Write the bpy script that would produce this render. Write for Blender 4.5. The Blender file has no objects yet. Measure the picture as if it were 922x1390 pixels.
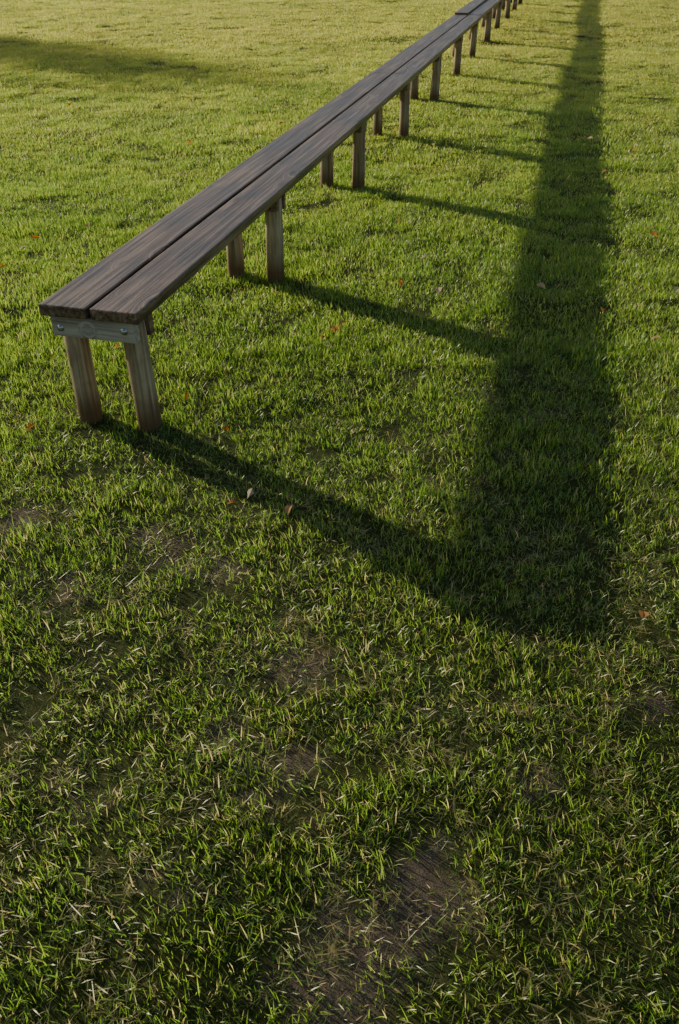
import bpy, bmesh, math, random
import numpy as np
from mathutils import Vector, Matrix
random.seed(4); rng=np.random.default_rng(7)
scene=bpy.context.scene
H=1.55

# ------------------------------------------------------------ helpers
def hash2(ix,iy,seed):
    h=(ix.astype(np.int64)*374761393+iy.astype(np.int64)*668265263+seed*1442695041)&0xFFFFFFFF
    h=((h^(h>>13))*1274126177)&0xFFFFFFFF
    h=h^(h>>16)
    return (h&0xFFFFFF)/float(0xFFFFFF)
def vnoise(x,y,scale,seed):
    x=np.asarray(x,float)/scale; y=np.asarray(y,float)/scale
    c0,s0=math.cos(.6+seed),math.sin(.6+seed); x,y=x*c0-y*s0+seed*3.7,x*s0+y*c0
    ix=np.floor(x); iy=np.floor(y); fx=x-ix; fy=y-iy
    fx=fx*fx*(3-2*fx); fy=fy*fy*(3-2*fy)
    a=hash2(ix,iy,seed); b=hash2(ix+1,iy,seed); c=hash2(ix,iy+1,seed); d=hash2(ix+1,iy+1,seed)
    return (a*(1-fx)+b*fx)*(1-fy)+(c*(1-fx)+d*fx)*fy
def ground_h(x,y):
    x=np.asarray(x,float); y=np.asarray(y,float)
    h=(vnoise(x,y,1.7,1)-.5)*.026+(vnoise(x,y,.45,2)-.5)*.018+(vnoise(x,y,.16,3)-.5)*.009
    r=np.sqrt(x*x+(y-10)**2)
    return h*np.clip((60-r)/15,0,1)
bare=[(.074,.80,.055),(.2,.90,.05),(-.03,.72,.04),(-.2,1.19,.035),(-.12,1.10,.04),(-.40,1.82,.055),(-.53,1.92,.045),
      (.385,1.13,.03),(-.78,1.73,.045),(-.97,2.01,.05),(-.075,1.43,.035),(-.31,.86,.03),(.17,1.27,.025),(-.57,1.04,.035),
      (.71,1.31,.03),(.0,.60,.04)]
def bare_mask(x,y):
    x=np.asarray(x,float); y=np.asarray(y,float)
    jx=(vnoise(x,y,.06,11)-.5)*.16; jy=(vnoise(x,y,.06,12)-.5)*.16
    m=np.zeros_like(x)
    for bx,by,br in bare:
        d=np.sqrt(((x+jx-bx)/1.6)**2+((y+jy-by))**2)/br
        m=np.maximum(m,np.clip(1.6-d,0,1))
    near=np.clip((3.0-y)/2.2,0,1)*np.clip((2.6-np.abs(x+.1))/1.5,0,1)
    n=vnoise(x,y,.22,13)*.5+vnoise(x,y,.06,14)*.5
    m=np.maximum(m,np.clip((n-.72)*5,0,.5)*near)
    return m

def new_mat(name):
    m=bpy.data.materials.new(name); m.use_nodes=True
    nt=m.node_tree; nt.nodes.clear()
    out=nt.nodes.new('ShaderNodeOutputMaterial')
    return m,nt,out
def N(nt,t,**kw):
    n=nt.nodes.new(t)
    for k,v in kw.items():
        if k in n.inputs: n.inputs[k].default_value=v
        else: setattr(n,k,v)
    return n
def ramp(nt,stops,fac):
    r=nt.nodes.new('ShaderNodeValToRGB'); e=r.color_ramp.elements
    while len(e)<len(stops): e.new(0.5)
    for i,(p,c) in enumerate(stops):
        e[i].position=p; e[i].color=(c[0],c[1],c[2],1)
    nt.links.new(fac,r.inputs[0]); return r.outputs[0]
def mixc(nt,a,b,f):
    m=nt.nodes.new('ShaderNodeMix'); m.data_type='RGBA'
    for s,v in ((m.inputs[6],a),(m.inputs[7],b),(m.inputs[0],f)):
        if hasattr(v,'is_linked'): nt.links.new(v,s)
        else: s.default_value=v if not isinstance(v,tuple) else (*v,1)
    return m.outputs[2]
def mth(nt,op,a,b=None,clamp=False):
    m=nt.nodes.new('ShaderNodeMath'); m.operation=op; m.use_clamp=clamp
    for s,v in ((m.inputs[0],a),(m.inputs[1],b)):
        if v is None: continue
        if hasattr(v,'is_linked'): nt.links.new(v,s)
        else: s.default_value=v
    return m.outputs[0]

# ------------------------------------------------------------ world & sun
az=math.atan2(-.80,.60)      # sun towards upper-left / behind the bench
elev=math.radians(15.3)
w=bpy.data.worlds.new("World"); scene.world=w; w.use_nodes=True
nt=w.node_tree; bg=nt.nodes['Background']
sky=nt.nodes.new('ShaderNodeTexSky'); sky.sky_type='NISHITA'; sky.sun_disc=False
sky.sun_elevation=elev; sky.sun_rotation=az
nt.links.new(sky.outputs[0],bg.inputs[0]); bg.inputs[1].default_value=.12
sd=bpy.data.lights.new("sun","SUN"); sd.energy=5.0; sd.angle=math.radians(.55); sd.color=(1,.92,.70)
so=bpy.data.objects.new("sun",sd); scene.collection.objects.link(so)
tosun=Vector((math.sin(az)*math.cos(elev),math.cos(az)*math.cos(elev),math.sin(elev)))
so.rotation_euler=tosun.to_track_quat('Z','Y').to_euler(); so.location=(-20,20,15)

# ------------------------------------------------------------ camera
cd=bpy.data.cameras.new("camera"); cam=bpy.data.objects.new("camera",cd); scene.collection.objects.link(cam)
cd.sensor_fit='VERTICAL'; cd.sensor_height=36; cd.lens=1123/1390*36; cd.shift_y=-45/1390
cd.clip_end=5000; cd.clip_start=.05
cam.location=(0,0,H); cam.rotation_euler=(math.radians(90-34.3),0,0)
scene.camera=cam

# ------------------------------------------------------------ ground sheet
def axis(lo,hi,step,far):
    core=np.arange(lo,hi+step/2,step); out=[]; v=step
    p=hi
    while p<far: v*=1.35; p+=v; out.append(p)
    outn=[]; v=step; p=lo
    while p>-far: v*=1.35; p-=v; outn.append(p)
    return np.array(outn[::-1]+list(core)+out)
xs=axis(-12,14,.05,2500); ys=axis(-1.5,24,.05,2500)
X,Y=np.meshgrid(xs,ys); Z=ground_h(X,Y)
co=np.stack([X.ravel(),Y.ravel(),Z.ravel()],1)
nx,ny=len(xs),len(ys)
i=np.arange(ny-1)[:,None]*nx+np.arange(nx-1)[None,:]; i=i.ravel()
faces=np.stack([i,i+1,i+1+nx,i+nx],1)
def fast_mesh(name,co,faces,fs):
    me=bpy.data.meshes.new(name); me.vertices.add(len(co)); me.vertices.foreach_set('co',co.astype(np.float32).ravel())
    flat=faces.ravel()
    me.loops.add(len(flat)); me.loops.foreach_set('vertex_index',flat.astype(np.int32))
    n=len(fs); me.polygons.add(n)
    st=np.concatenate([[0],np.cumsum(fs)[:-1]])
    me.polygons.foreach_set('loop_start',st.astype(np.int32)); me.polygons.foreach_set('loop_total',np.asarray(fs,dtype=np.int32))
    me.update(calc_edges=True); return me
gm=fast_mesh("lawn_ground",co,faces,np.full(len(faces),4))
gm.polygons.foreach_set('use_smooth',np.ones(len(faces),bool))
at=gm.attributes.new('bare','FLOAT','POINT'); at.data.foreach_set('value',bare_mask(X.ravel(),Y.ravel()).astype(np.float32))
go=bpy.data.objects.new("lawn_ground",gm); scene.collection.objects.link(go)
m,nt,out=new_mat("soil_and_turf")
geo=N(nt,'ShaderNodeNewGeometry'); P=geo.outputs['Position']
n1=N(nt,'ShaderNodeTexNoise',Scale=3.0,Detail=8,Roughness=.65); nt.links.new(P,n1.inputs[0])
n2=N(nt,'ShaderNodeTexNoise',Scale=55,Detail=8,Roughness=.75); nt.links.new(P,n2.inputs[0])
n3=N(nt,'ShaderNodeTexNoise',Scale=260,Detail=3,Roughness=.7); nt.links.new(P,n3.inputs[0])
turf=ramp(nt,[(.3,(.04,.055,.010)),(.5,(.09,.105,.025)),(.7,(.16,.155,.05))],n2.outputs[0])
soil=ramp(nt,[(.25,(.08,.055,.040)),(.5,(.21,.155,.115)),(.75,(.36,.28,.21))],n2.outputs[0])
soil=mixc(nt,soil,(.34,.27,.17),mth(nt,'MULTIPLY',mth(nt,'SUBTRACT',n3.outputs[0],.5,True),3.0,True))
ab=N(nt,'ShaderNodeAttribute',attribute_name='bare')
col=mixc(nt,turf,soil,mth(nt,'MULTIPLY',ab.outputs['Fac'],1.6,True))
ln=N(nt,'ShaderNodeVectorMath',operation='LENGTH'); nt.links.new(P,ln.inputs[0])
far=mth(nt,'MULTIPLY',mth(nt,'SUBTRACT',ln.outputs['Value'],30),.05,True)
farc=ramp(nt,[(.3,(.10,.15,.025)),(.7,(.17,.20,.04))],n1.outputs[0])
col=mixc(nt,col,farc,far)
bs=N(nt,'ShaderNodeBsdfPrincipled',Roughness=.95); bs.inputs['Specular IOR Level'].default_value=.15
nt.links.new(col,bs.inputs['Base Color'])
bp=N(nt,'ShaderNodeBump',Strength=1,Distance=.03); nt.links.new(mth(nt,'ADD',n2.outputs[0],mth(nt,'MULTIPLY',n3.outputs[0],.4)),bp.inputs['Height'])
nt.links.new(bp.outputs[0],bs.inputs['Normal']); nt.links.new(bs.outputs[0],out.inputs[0]); gm.materials.append(m)

# ------------------------------------------------------------ grass material
m,nt,out=new_mat("grass_blades"); gmat=m
geo=N(nt,'ShaderNodeNewGeometry'); P=geo.outputs['Position']
rb=N(nt,'ShaderNodeAttribute',attribute_name='rnd'); hb=N(nt,'ShaderNodeAttribute',attribute_name='hgt')
oi=N(nt,'ShaderNodeObjectInfo')
nA=N(nt,'ShaderNodeTexNoise',Scale=.9,Detail=4,Roughness=.6); nt.links.new(P,nA.inputs[0])
nB=N(nt,'ShaderNodeTexNoise',Scale=5.5,Detail=3,Roughness=.6); nt.links.new(P,nB.inputs[0])
sep=N(nt,'ShaderNodeSeparateXYZ'); nt.links.new(P,sep.inputs[0])
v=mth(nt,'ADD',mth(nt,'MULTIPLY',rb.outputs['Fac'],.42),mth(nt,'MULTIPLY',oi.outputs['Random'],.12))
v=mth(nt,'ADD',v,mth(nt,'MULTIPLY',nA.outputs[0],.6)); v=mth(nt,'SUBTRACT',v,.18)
farv=mth(nt,'MINIMUM',mth(nt,'MULTIPLY',mth(nt,'SUBTRACT',sep.outputs[1],2.5),.036),.42)  # vignette and far backlight painted into blade colour: near deeper, far yellower
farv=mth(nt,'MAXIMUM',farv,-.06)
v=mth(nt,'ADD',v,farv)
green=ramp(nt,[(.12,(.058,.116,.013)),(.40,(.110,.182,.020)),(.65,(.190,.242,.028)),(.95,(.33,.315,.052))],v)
straw=ramp(nt,[(0,(.25,.20,.085)),(1,(.39,.33,.16))],rb.outputs['Fac'])
rb2=N(nt,'ShaderNodeAttribute',attribute_name='rnd2')
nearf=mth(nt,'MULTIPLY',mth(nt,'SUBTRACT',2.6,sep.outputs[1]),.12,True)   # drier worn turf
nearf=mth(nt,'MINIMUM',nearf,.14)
farf=mth(nt,'MINIMUM',mth(nt,'MULTIPLY',mth(nt,'SUBTRACT',sep.outputs[1],6),.018,True),.15)  # more straw far off, adds to the painted brightening with distance
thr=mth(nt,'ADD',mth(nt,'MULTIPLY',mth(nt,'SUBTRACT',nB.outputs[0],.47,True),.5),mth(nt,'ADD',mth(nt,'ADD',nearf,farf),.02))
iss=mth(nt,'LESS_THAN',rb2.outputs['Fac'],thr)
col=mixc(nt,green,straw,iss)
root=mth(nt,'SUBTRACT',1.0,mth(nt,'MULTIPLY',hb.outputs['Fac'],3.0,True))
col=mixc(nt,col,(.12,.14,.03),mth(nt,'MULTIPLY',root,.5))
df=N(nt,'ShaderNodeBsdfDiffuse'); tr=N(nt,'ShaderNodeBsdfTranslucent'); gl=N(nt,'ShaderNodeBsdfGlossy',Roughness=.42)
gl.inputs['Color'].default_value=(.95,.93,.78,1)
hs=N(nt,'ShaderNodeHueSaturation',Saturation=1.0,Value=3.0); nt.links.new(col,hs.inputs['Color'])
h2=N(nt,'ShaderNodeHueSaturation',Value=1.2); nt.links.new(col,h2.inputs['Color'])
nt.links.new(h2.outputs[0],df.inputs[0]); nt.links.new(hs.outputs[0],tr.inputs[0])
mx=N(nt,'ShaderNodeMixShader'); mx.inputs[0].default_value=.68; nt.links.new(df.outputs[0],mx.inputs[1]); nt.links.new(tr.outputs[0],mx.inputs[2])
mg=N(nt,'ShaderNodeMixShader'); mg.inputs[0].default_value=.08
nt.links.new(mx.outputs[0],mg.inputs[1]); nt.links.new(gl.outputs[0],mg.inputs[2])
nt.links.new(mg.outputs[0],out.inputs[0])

# ------------------------------------------------------------ grass tufts
def tuft(name,nb,rad,lmin,lmax,wid,seed,flat=0.0,dead=False):
    r=np.random.default_rng(seed)
    V=[];F=[];FS=[];A=[];B=[];R2=[]
    for k in range(nb):
        ang=r.uniform(0,2*math.pi); rr=rad*math.sqrt(r.uniform(0,1))
        bx,by=rr*math.cos(ang),rr*math.sin(ang)
        cl=float(vnoise(bx,by,.035,seed)) if rad>.08 else .5
        L=r.uniform(lmin,lmax)*(0.75+.5*r.random())*(.7+.6*cl)
        la=r.uniform(0,2*math.pi); lean=abs(r.normal(.25+flat,.30)); bend=r.uniform(.05,1.0)
        if dead: lean=r.uniform(1.1,1.5); bend=r.uniform(-.2,.25)
        wdt=wid*r.uniform(.6,1.25); fa=la+math.pi/2+r.normal(0,.6)
        q=r.random(); q2=0.0 if dead else r.random(); base=len(V)
        px,py,pz=bx,by,(r.uniform(.001,.010) if dead else -.008); th=lean; segs=3
        for s in range(segs+1):
            t=s/segs; ww=wdt*(1-.25*t) if s<segs else 0
            if s==0: ww*=.7
            ox,oy=math.cos(fa)*ww/2,math.sin(fa)*ww/2
            if s<segs: V+= [(px-ox,py-oy,pz),(px+ox,py+oy,pz)]; A+=[t,t]; B+=[q,q]; R2+=[q2,q2]
            else: V.append((px,py,pz)); A.append(t);B.append(q);R2.append(q2)
            st=L/segs; px+=math.sin(th)*math.cos(la)*st; py+=math.sin(th)*math.sin(la)*st; pz+=math.cos(th)*st
            th+=bend/segs*1.2
            fa+=r.normal(0,.2)
        for s in range(segs-1):
            a=base+2*s; F+=[a,a+1,a+3,a+2]; FS.append(4)
        a=base+2*(segs-1); F+=[a,a+1,a+2]; FS.append(3)
    me=fast_mesh(name,np.array(V),np.array(F),FS)
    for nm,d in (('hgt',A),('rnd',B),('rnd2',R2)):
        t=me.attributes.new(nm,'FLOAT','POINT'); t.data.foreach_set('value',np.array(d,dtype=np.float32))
    me.materials.append(gmat)
    return bpy.data.objects.new(name,me)
col_t=bpy.data.collections.new("grass_tufts")
for k in range(8):   # small tufts 0-7
    f=[.0,.15,.35,.7][k%4]
    col_t.objects.link(tuft("grass_tuft_%02d"%k,94,.057,.019,.040,.0023,100+k,f))
for k in range(8,14): # broad tufts 8-13
    f=[.0,.12,.3][k%3]
    col_t.objects.link(tuft("grass_tuft_%02d"%k,450,.145,.020,.036,.0028,100+k,f))
for k in range(14,17): # flat dead thatch
    col_t.objects.link(tuft("grass_tuft_%02d"%k,38,.06,.018,.042,.0022,100+k,0,True))

# scatter points (jittered grid so the turf closes everywhere)
pts=[]
def scatter(y0,y1,x0,x1,dens,sxy,sz,i0,i1,mode=0):
    sp=1/math.sqrt(dens); gx=np.arange(x0,x1,sp); gy=np.arange(y0,y1,sp)
    x,y=np.meshgrid(gx,gy); x=x.ravel(); y=y.ravel()
    x=x+rng.uniform(-.6,.6,len(x))*sp; y=y+rng.uniform(-.6,.6,len(y))*sp
    keep=(x>-(.62*np.maximum(y,0)+1.8))&(x<(.62*np.maximum(y,0)+2.2)); x=x[keep]; y=y[keep]
    b=bare_mask(x,y); dn=vnoise(x,y,.5,21)*.5+vnoise(x,y,.13,22)*.5
    if mode==0: p=(1-.72*np.clip(b,0,1))*(.76+.5*dn)
    elif mode==1: p=.30+b*.70
    else: p=1.1+0*b
    k=rng.random(len(x))<p; x=x[k];y=y[k];b=b[k];dn=dn[k]
    s=rng.uniform(.85,1.15,len(x)); hz=sz*(.55+.85*dn)*rng.uniform(.8,1.2,len(x))*(1-.5*b)
    if mode==1: hz=np.ones(len(x))
    pts.append(np.stack([x,y,ground_h(x,y),s*sxy,s*hz,rng.uniform(0,6.283,len(x)),rng.integers(i0,i1,len(x))],1))
scatter(-.8,3.3,-4.5,5,300,1.0,1.15,0,8)
scatter(-.2,3.3,-2.5,3,150,1.0,1.0,14,17,1)
scatter(3.2,6.5,-7,7,56,1.0,1.08,8,14,2)
scatter(6.5,13,-11,11,38,1.2,1.05,8,14,2)
scatter(13,26,-19,19,19,1.7,1.1,8,14,2)
scatter(26,42,-28,28,8,2.6,1.2,8,14,2)
P_=np.concatenate(pts); n=len(P_)
print("tufts",n)
pm=bpy.data.meshes.new("grass"); pm.vertices.add(n); pm.vertices.foreach_set('co',P_[:,:3].astype(np.float32).ravel())
a=pm.attributes.new('iscale','FLOAT_VECTOR','POINT'); a.data.foreach_set('vector',np.stack([P_[:,3],P_[:,3],P_[:,4]],1).astype(np.float32).ravel())
rx=rng.normal(0,.06,n); ry=rng.normal(0,.06,n)
rx[P_[:,6]>13]*=.3; ry[P_[:,6]>13]*=.3
a=pm.attributes.new('irot','FLOAT_VECTOR','POINT'); a.data.foreach_set('vector',np.stack([rx,ry,P_[:,5]],1).astype(np.float32).ravel())
a=pm.attributes.new('iidx','INT','POINT'); a.data.foreach_set('value',P_[:,6].astype(np.int32))
gr=bpy.data.objects.new("grass",pm); scene.collection.objects.link(gr)
ng=bpy.data.node_groups.new("scatter_grass",'GeometryNodeTree')
ng.interface.new_socket("Geometry",in_out='INPUT',socket_type='NodeSocketGeometry')
ng.interface.new_socket("Geometry",in_out='OUTPUT',socket_type='NodeSocketGeometry')
gi=ng.nodes.new('NodeGroupInput'); goo=ng.nodes.new('NodeGroupOutput')
ci=ng.nodes.new('GeometryNodeCollectionInfo'); ci.inputs['Collection'].default_value=col_t
ci.inputs['Separate Children'].default_value=True; ci.inputs['Reset Children'].default_value=True
ip=ng.nodes.new('GeometryNodeInstanceOnPoints'); ip.inputs['Pick Instance'].default_value=True
def na(nm,t):
    q=ng.nodes.new('GeometryNodeInputNamedAttribute'); q.data_type=t; q.inputs['Name'].default_value=nm; return q.outputs['Attribute']
ng.links.new(gi.outputs[0],ip.inputs['Points']); ng.links.new(ci.outputs[0],ip.inputs['Instance'])
ng.links.new(na('iidx','INT'),ip.inputs['Instance Index'])
e2r=ng.nodes.new('FunctionNodeEulerToRotation'); ng.links.new(na('irot','FLOAT_VECTOR'),e2r.inputs[0]); ng.links.new(e2r.outputs[0],ip.inputs['Rotation'])
ng.links.new(na('iscale','FLOAT_VECTOR'),ip.inputs['Scale']); ng.links.new(ip.outputs[0],goo.inputs[0])
md=gr.modifiers.new("scatter",'NODES'); md.node_group=ng

# ------------------------------------------------------------ wood materials
def wood(name,dark,mid,light,rough,scale=(70,2.2,70),bump=.25,dirt=False,spec=.5,axis='Y'):
    m,nt,out=new_mat(name)
    tc=N(nt,'ShaderNodeTexCoord'); mp=N(nt,'ShaderNodeMapping'); nt.links.new(tc.outputs['Object'],mp.inputs[0])
    oi=N(nt,'ShaderNodeObjectInfo')
    cmb=N(nt,'ShaderNodeCombineXYZ')
    for q in range(3): nt.links.new(mth(nt,'MULTIPLY',oi.outputs['Random'],37.0+q*11),cmb.inputs[q])
    va=N(nt,'ShaderNodeVectorMath',operation='ADD'); nt.links.new(mp.outputs[0],va.inputs[0]); nt.links.new(cmb.outputs[0],va.inputs[1])
    vk=N(nt,'ShaderNodeVectorMath',operation='MULTIPLY'); nt.links.new(va.outputs[0],vk.inputs[0])
    vk.inputs[1].default_value=(7,2.6,7) if axis=='Y' else (6,6,1.6)
    vor=N(nt,'ShaderNodeTexVoronoi',Scale=1.0); nt.links.new(vk.outputs[0],vor.inputs[0])
    knot=mth(nt,'SUBTRACT',.30,vor.outputs['Distance'],True)
    kcore=mth(nt,'SUBTRACT',.12,vor.outputs['Distance'],True)
    vs=N(nt,'ShaderNodeVectorMath',operation='MULTIPLY'); nt.links.new(va.outputs[0],vs.inputs[0]); vs.inputs[1].default_value=scale
    vm=N(nt,'ShaderNodeVectorMath',operation='ADD'); nt.links.new(vs.outputs[0],vm.inputs[0])
    ck=N(nt,'ShaderNodeCombineXYZ'); nt.links.new(mth(nt,'MULTIPLY',knot,14.0),ck.inputs[0]); nt.links.new(ck.outputs[0],vm.inputs[1])
    g1=N(nt,'ShaderNodeTexNoise',Scale=1.0,Detail=6,Roughness=.6,Distortion=.6); nt.links.new(vm.outputs[0],g1.inputs[0])
    g2=N(nt,'ShaderNodeTexNoise',Scale=3.5,Detail=5,Roughness=.65); nt.links.new(va.outputs[0],g2.inputs[0])
    f=mth(nt,'ADD',mth(nt,'MULTIPLY',g1.outputs[0],.7),mth(nt,'MULTIPLY',g2.outputs[0],.3))
    c=ramp(nt,[(.38,dark),(.5,mid),(.61,light)],f)
    c=mixc(nt,c,tuple(x*.45 for x in dark),mth(nt,'MULTIPLY',kcore,12,True))
    if dirt:
        sp=N(nt,'ShaderNodeSeparateXYZ'); nt.links.new(tc.outputs['Object'],sp.inputs[0])
        dd=mth(nt,'MULTIPLY',mth(nt,'SUBTRACT',mth(nt,'ADD',.085,mth(nt,'MULTIPLY',g2.outputs[0],.12)),sp.outputs[2]),11,True)
        c=mixc(nt,c,(.12,.062,.022),mth(nt,'MULTIPLY',dd,.85))
        g3=N(nt,'ShaderNodeTexNoise',Scale=9,Detail=3); nt.links.new(va.outputs[0],g3.inputs[0])
        c=mixc(nt,c,(.14,.11,.06),mth(nt,'MULTIPLY',mth(nt,'SUBTRACT',g3.outputs[0],.5,True),2.0,True))
    b=N(nt,'ShaderNodeBsdfPrincipled'); b.inputs['Specular IOR Level'].default_value=spec
    nt.links.new(mth(nt,'ADD',rough-.15,mth(nt,'MULTIPLY',g2.outputs[0],.3)),b.inputs['Roughness'])
    nt.links.new(c,b.inputs['Base Color'])
    bu=N(nt,'ShaderNodeBump',Strength=bump,Distance=.004); nt.links.new(g1.outputs[0],bu.inputs['Height']); nt.links.new(bu.outputs[0],b.inputs['Normal'])
    nt.links.new(b.outputs[0],out.inputs[0]); return m
m_plank=wood("stained_plank_wood",(.046,.024,.015),(.155,.092,.060),(.33,.215,.150),.40,scale=(60,1.6,60),bump=.6,spec=.6)
m_bear=wood("weathered_bearer_wood",(.18,.145,.105),(.36,.31,.235),(.50,.44,.35),.75,scale=(2.5,60,60),bump=.5,spec=.25)
m_post=wood("round_post_wood",(.17,.115,.06),(.35,.26,.15),(.52,.42,.27),.75,scale=(55,55,2.5),bump=.6,dirt=True,spec=.25,axis='Z')
m_bolt,nt,out=new_mat("galvanised_steel"); b=N(nt,'ShaderNodeBsdfPrincipled',Roughness=.35,Metallic=.9)
nz=N(nt,'ShaderNodeTexNoise',Scale=90); nt.links.new(ramp(nt,[(.3,(.35,.35,.36)),(.7,(.6,.6,.6))],nz.outputs[0]),b.inputs['Base Color']); nt.links.new(b.outputs[0],out.inputs[0])

# ------------------------------------------------------------ bench (local: +Y along the bench, +X to its right)
ang=math.radians(14.5)
d=Vector((math.sin(ang),math.cos(ang),0)); nrm=Vector((math.cos(ang),-math.sin(ang),0))
bench=bpy.data.objects.new("park_bench",None); scene.collection.objects.link(bench)
orig=nrm*(-.930*H)+d*(1.46*H)
bench.location=orig; bench.rotation_euler=(0,0,-ang)
def addobj(name,bm,mat,loc=(0,0,0),rot=(0,0,0),smooth=False):
    me=bpy.data.meshes.new(name); bm.to_mesh(me); bm.free()
    if smooth:
        for p in me.polygons: p.use_smooth=True
    me.materials.append(mat); o=bpy.data.objects.new(name,me); scene.collection.objects.link(o)
    o.parent=bench; o.location=loc; o.rotation_euler=rot; return o
def boxbm(sx,sy,sz,bev):
    bm=bmesh.new(); bmesh.ops.create_cube(bm,size=1)
    for v_ in bm.verts: v_.co=Vector((v_.co.x*sx,v_.co.y*sy,v_.co.z*sz))
    bmesh.ops.bevel(bm,geom=bm.edges[:],offset=bev,segments=2,affect='EDGES',profile=.6)
    return bm
TOP=.311*H; TH=.040; W=.170; GAP=.016
sup_s=[1.515,2.50,3.66,4.70,5.78,6.83,7.80,8.88,9.95,11.0,12.05,13.1,14.15,15.2,16.25,17.3,18.35,19.4,20.45,21.5]
sup=[(s-1.46)*H for s in sup_s]
joints=[0, sup[3], (7.87-1.46)*H, sup[9]+.02, sup[12],sup[15],sup[19]+.1]
k=0
for side in (-1,1):
    for j in range(len(joints)-1):
        a0,a1=joints[j]+(.0015 if j else 0),joints[j+1]-.0015
        zoff=.022 if (j>=2 and side<0) else (.004 if j>=2 else 0)
        if j>=2 and side<0 and j==2: a0+=.01
        bm=boxbm(W,a1-a0,TH,.005)
        addobj("seat_plank_%d"%k,bm,m_plank,(side*(W/2+GAP/2)+random.uniform(-.0015,.0015),(a0+a1)/2+(.004 if side>0 else 0)*(j==0),TOP-TH/2+zoff),(0,random.uniform(-.008,.008),0)); k+=1
BT,BH=.036,.072
for si,s in enumerate(sup):
    zb=TOP-TH-BH/2-.001
    R=.042
    for e,q in enumerate((-1,1)):
        bm=boxbm(.305 if si==0 else .29,BT if q<0 else .032,BH if q<0 else .09,.003)
        addobj("bearer_%d_%d"%(si,e),bm,m_bear if (q<0 and si==0) else m_plank,(random.uniform(-.003,.003),s+q*(R+BT/2-.004),zb if q<0 else zb-.009),(0,random.uniform(-.01,.01),0))
    for e,q in enumerate((-1,1)):
        hgt=TOP-TH-.004+.16
        bm=bmesh.new(); nseg=18; rings=[]
        lx,ly=random.uniform(-.012,.012),random.uniform(-.010,.010)
        rr=R*random.uniform(.93,1.06)
        for z_i in range(9):
            t=z_i/8; z=-.16+hgt*t
            ring=[]
            for a_i in range(nseg):
                th=a_i/nseg*2*math.pi
                r_=rr*(1.05-.07*t)*(1+.015*math.sin(3*th+si*2+q)+.012*math.sin(7*th+z_i+si))
                if z_i==8: r_*=.97
                ring.append(bm.verts.new((r_*math.cos(th)+lx*(1-t),r_*math.sin(th)+ly*(1-t),z)))
            rings.append(ring)
        for A,B in zip(rings,rings[1:]):
            for a_i in range(nseg): bm.faces.new((A[a_i],A[(a_i+1)%nseg],B[(a_i+1)%nseg],B[a_i]))
        bm.faces.new(rings[-1]); bm.faces.new(rings[0][::-1])
        addobj("leg_%d_%d"%(si,e),bm,m_post,(q*.112+random.uniform(-.004,.004),s,0),(0,0,0),True)
        bm=bmesh.new()
        fy=s-(R+BT-.004)
        bmesh.ops.create_cone(bm,cap_ends=True,segments=20,radius1=.013,radius2=.0125,depth=.003,matrix=Matrix.Translation((0,0,.0015)))
        bmesh.ops.create_uvsphere(bm,u_segments=16,v_segments=8,radius=.0085,matrix=Matrix.Translation((0,0,.003)) @ Matrix.Diagonal((1,1,.6,1)))
        addobj("bolt_%d_%d"%(si,e),bm,m_bolt,(q*.118,fy+.0005,zb+.006*q),(math.radians(90),0,0),True)

# ------------------------------------------------------------ fallen leaves
m_leaf,nt,out=new_mat("dry_leaf"); at=N(nt,'ShaderNodeAttribute',attribute_name='lc')
c=ramp(nt,[(0,(.42,.12,.02)),(.4,(.58,.21,.035)),(.7,(.48,.25,.10)),(1,(.58,.46,.32))],at.outputs['Fac'])
nz=N(nt,'ShaderNodeTexNoise',Scale=120); hs=N(nt,'ShaderNodeHueSaturation'); nt.links.new(c,hs.inputs['Color']); nt.links.new(mth(nt,'ADD',.7,mth(nt,'MULTIPLY',nz.outputs[0],.8)),hs.inputs['Value'])
df=N(nt,'ShaderNodeBsdfDiffuse'); tr=N(nt,'ShaderNodeBsdfTranslucent'); mx=N(nt,'ShaderNodeMixShader'); mx.inputs[0].default_value=.5
nt.links.new(hs.outputs[0],df.inputs[0]); nt.links.new(hs.outputs[0],tr.inputs[0]); nt.links.new(df.outputs[0],mx.inputs[1]); nt.links.new(tr.outputs[0],mx.inputs[2]); nt.links.new(mx.outputs[0],out.inputs[0])
spots=[(-.568,2.74,.1),(-.40,2.50,.3),(-.15,2.03,.75),(-.077,3.28,.2),(-.02,3.36,.6),(.90,4.14,.9),(1.205,3.57,.2),(.71,6.84,.3),(-2.44,8.36,.2),
 (.48,3.81,.95),(-1.09,2.52,.5),(-.28,2.11,1),(.78,1.56,.7),(1.78,4.66,.5),(1.17,5.47,.6),(-2.6,8.6,.3),(.3,3.9,.5),(.02,3.42,.7),(-.33,2.06,.6)]
for q in range(60):
    y=random.uniform(3.0,15); spots.append((random.uniform(-.4*y-.2,.4*y+.2),y,random.random()))
bm=bmesh.new(); lay=bm.verts.layers.float.new('lc')
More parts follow.
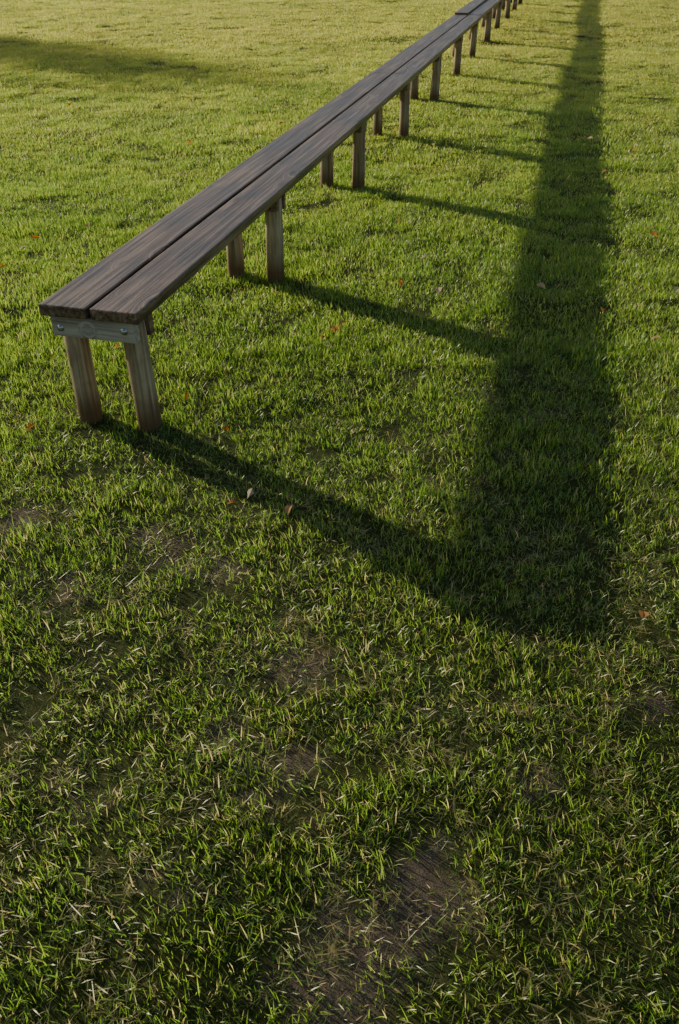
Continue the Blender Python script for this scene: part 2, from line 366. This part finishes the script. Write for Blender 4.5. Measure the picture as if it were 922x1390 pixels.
for (x,y,cc) in spots:
    L=random.uniform(.015,.022)*(1 if y<3 else 1.4); wd=L*random.uniform(.55,.85); a_=random.uniform(0,6.28)
    M=Matrix.Translation((x,y,float(ground_h(x,y))+.047+random.uniform(-.004,.006)))@Matrix.Rotation(a_,4,'Z')@Matrix.Rotation(random.uniform(-.6,.6),4,'X')@Matrix.Rotation(random.uniform(-.5,.5),4,'Y')
    prof=[0,.55,.8,1,.85,.6,.25,0]; Ls=[];Rs=[];Cs=[]
    for i_,p in enumerate(prof):
        t=i_/7; yy=(t-.5)*2*L; wv=p*wd*random.uniform(.7,1.15); zc=.3*L*math.sin(t*3)
        for lst,xx,zz in ((Ls,-wv,wv*.5),(Cs,0,0),(Rs,wv,wv*.45)):
            vv=bm.verts.new(M@Vector((xx,yy,zc+zz))); vv[lay]=cc; lst.append(vv)
    for i_ in range(7):
        bm.faces.new((Ls[i_],Cs[i_],Cs[i_+1],Ls[i_+1])); bm.faces.new((Cs[i_],Rs[i_],Rs[i_+1],Cs[i_+1]))
me=bpy.data.meshes.new("fallen_leaves"); bm.to_mesh(me); bm.free(); me.materials.append(m_leaf)
scene.collection.objects.link(bpy.data.objects.new("fallen_leaves",me))

# ------------------------------------------------------------ trees beside the field (outside the frame, throwing long shadows)
m_bark,nt,out=new_mat("bark"); b=N(nt,'ShaderNodeBsdfPrincipled',Roughness=.9); nz=N(nt,'ShaderNodeTexNoise',Scale=14,Detail=6)
nt.links.new(ramp(nt,[(.3,(.05,.04,.03)),(.7,(.15,.12,.09))],nz.outputs[0]),b.inputs['Base Color']); nt.links.new(b.outputs[0],out.inputs[0])
m_fol,nt,out=new_mat("tree_foliage"); b=N(nt,'ShaderNodeBsdfPrincipled',Roughness=.7); g=N(nt,'ShaderNodeNewGeometry'); nz=N(nt,'ShaderNodeTexNoise',Scale=1.5,Detail=3); nt.links.new(g.outputs['Position'],nz.inputs[0])
nt.links.new(ramp(nt,[(.3,(.045,.07,.015)),(.6,(.12,.11,.02)),(.8,(.2,.12,.02))],nz.outputs[0]),b.inputs['Base Color']); nt.links.new(b.outputs[0],out.inputs[0])
def tree(x,y,h,rad,seed):
    r=random.Random(seed); par=bpy.data.objects.new("columnar_tree",None); scene.collection.objects.link(par); par.location=(x,y,0)
    bm=bmesh.new()
    def limb(p0,p1,r0,r1,n=8):
        dv=(p1-p0); q=dv.to_track_quat('Z','Y'); R0=[];R1=[]
        for i_ in range(n):
            a_=i_/n*6.283; u=q@Vector((math.cos(a_),math.sin(a_),0)); R0.append(bm.verts.new(p0+u*r0)); R1.append(bm.verts.new(p1+u*r1))
        for i_ in range(n): bm.faces.new((R0[i_],R0[(i_+1)%n],R1[(i_+1)%n],R1[i_]))
    pts_=[Vector((r.uniform(-.05,.05)*k_,r.uniform(-.05,.05)*k_,-.2+(h*.97+.2)*k_/8)) for k_ in range(9)]
    for k_ in range(8): limb(pts_[k_],pts_[k_+1],.02+.13*(1-k_/8)*h/7,.02+.13*(1-(k_+1)/8)*h/7)
    cl=[]
    for k_ in range(90):
        t=r.uniform(.2,.97); z=h*t; prof=math.sin(min(1,(t-.12)/.88)**.8*math.pi)**.6
        rr=rad*prof*r.uniform(.45,1); a_=r.uniform(0,6.28); ti=min(7,int(t*8)); base=pts_[ti].copy()
        tip=Vector((rr*math.cos(a_),rr*math.sin(a_),min(h,base.z+rr*1.2+.2))); limb(base,tip,.03,.008,5); cl.append(tip); cl.append(base.lerp(tip,.6))
    me=bpy.data.meshes.new("trunk_and_limbs"); bm.to_mesh(me); bm.free(); me.materials.append(m_bark); o=bpy.data.objects.new("trunk_and_limbs",me); scene.collection.objects.link(o); o.parent=par
    bm=bmesh.new()
    for c_ in cl:
        for k_ in range(70):
            p=c_+Vector((r.gauss(0,.16),r.gauss(0,.16),r.gauss(0,.22))); s=r.uniform(.04,.07)
            q=Vector((r.gauss(0,1),r.gauss(0,1),r.gauss(0,1))).normalized().to_track_quat('Z','Y')
            vs_=[bm.verts.new(p+q@Vector(v_)*s) for v_ in ((-1,0,0),(0,-.6,0),(1,0,0),(0,.6,0))]; bm.faces.new(vs_)
    me=bpy.data.meshes.new("crown"); bm.to_mesh(me); bm.free(); me.materials.append(m_fol); o=bpy.data.objects.new("crown",me); scene.collection.objects.link(o); o.parent=par
tree(-20.0,24.1,6.2,1.7,3)
tree(-30.5,44.5,8.0,1.5,5)
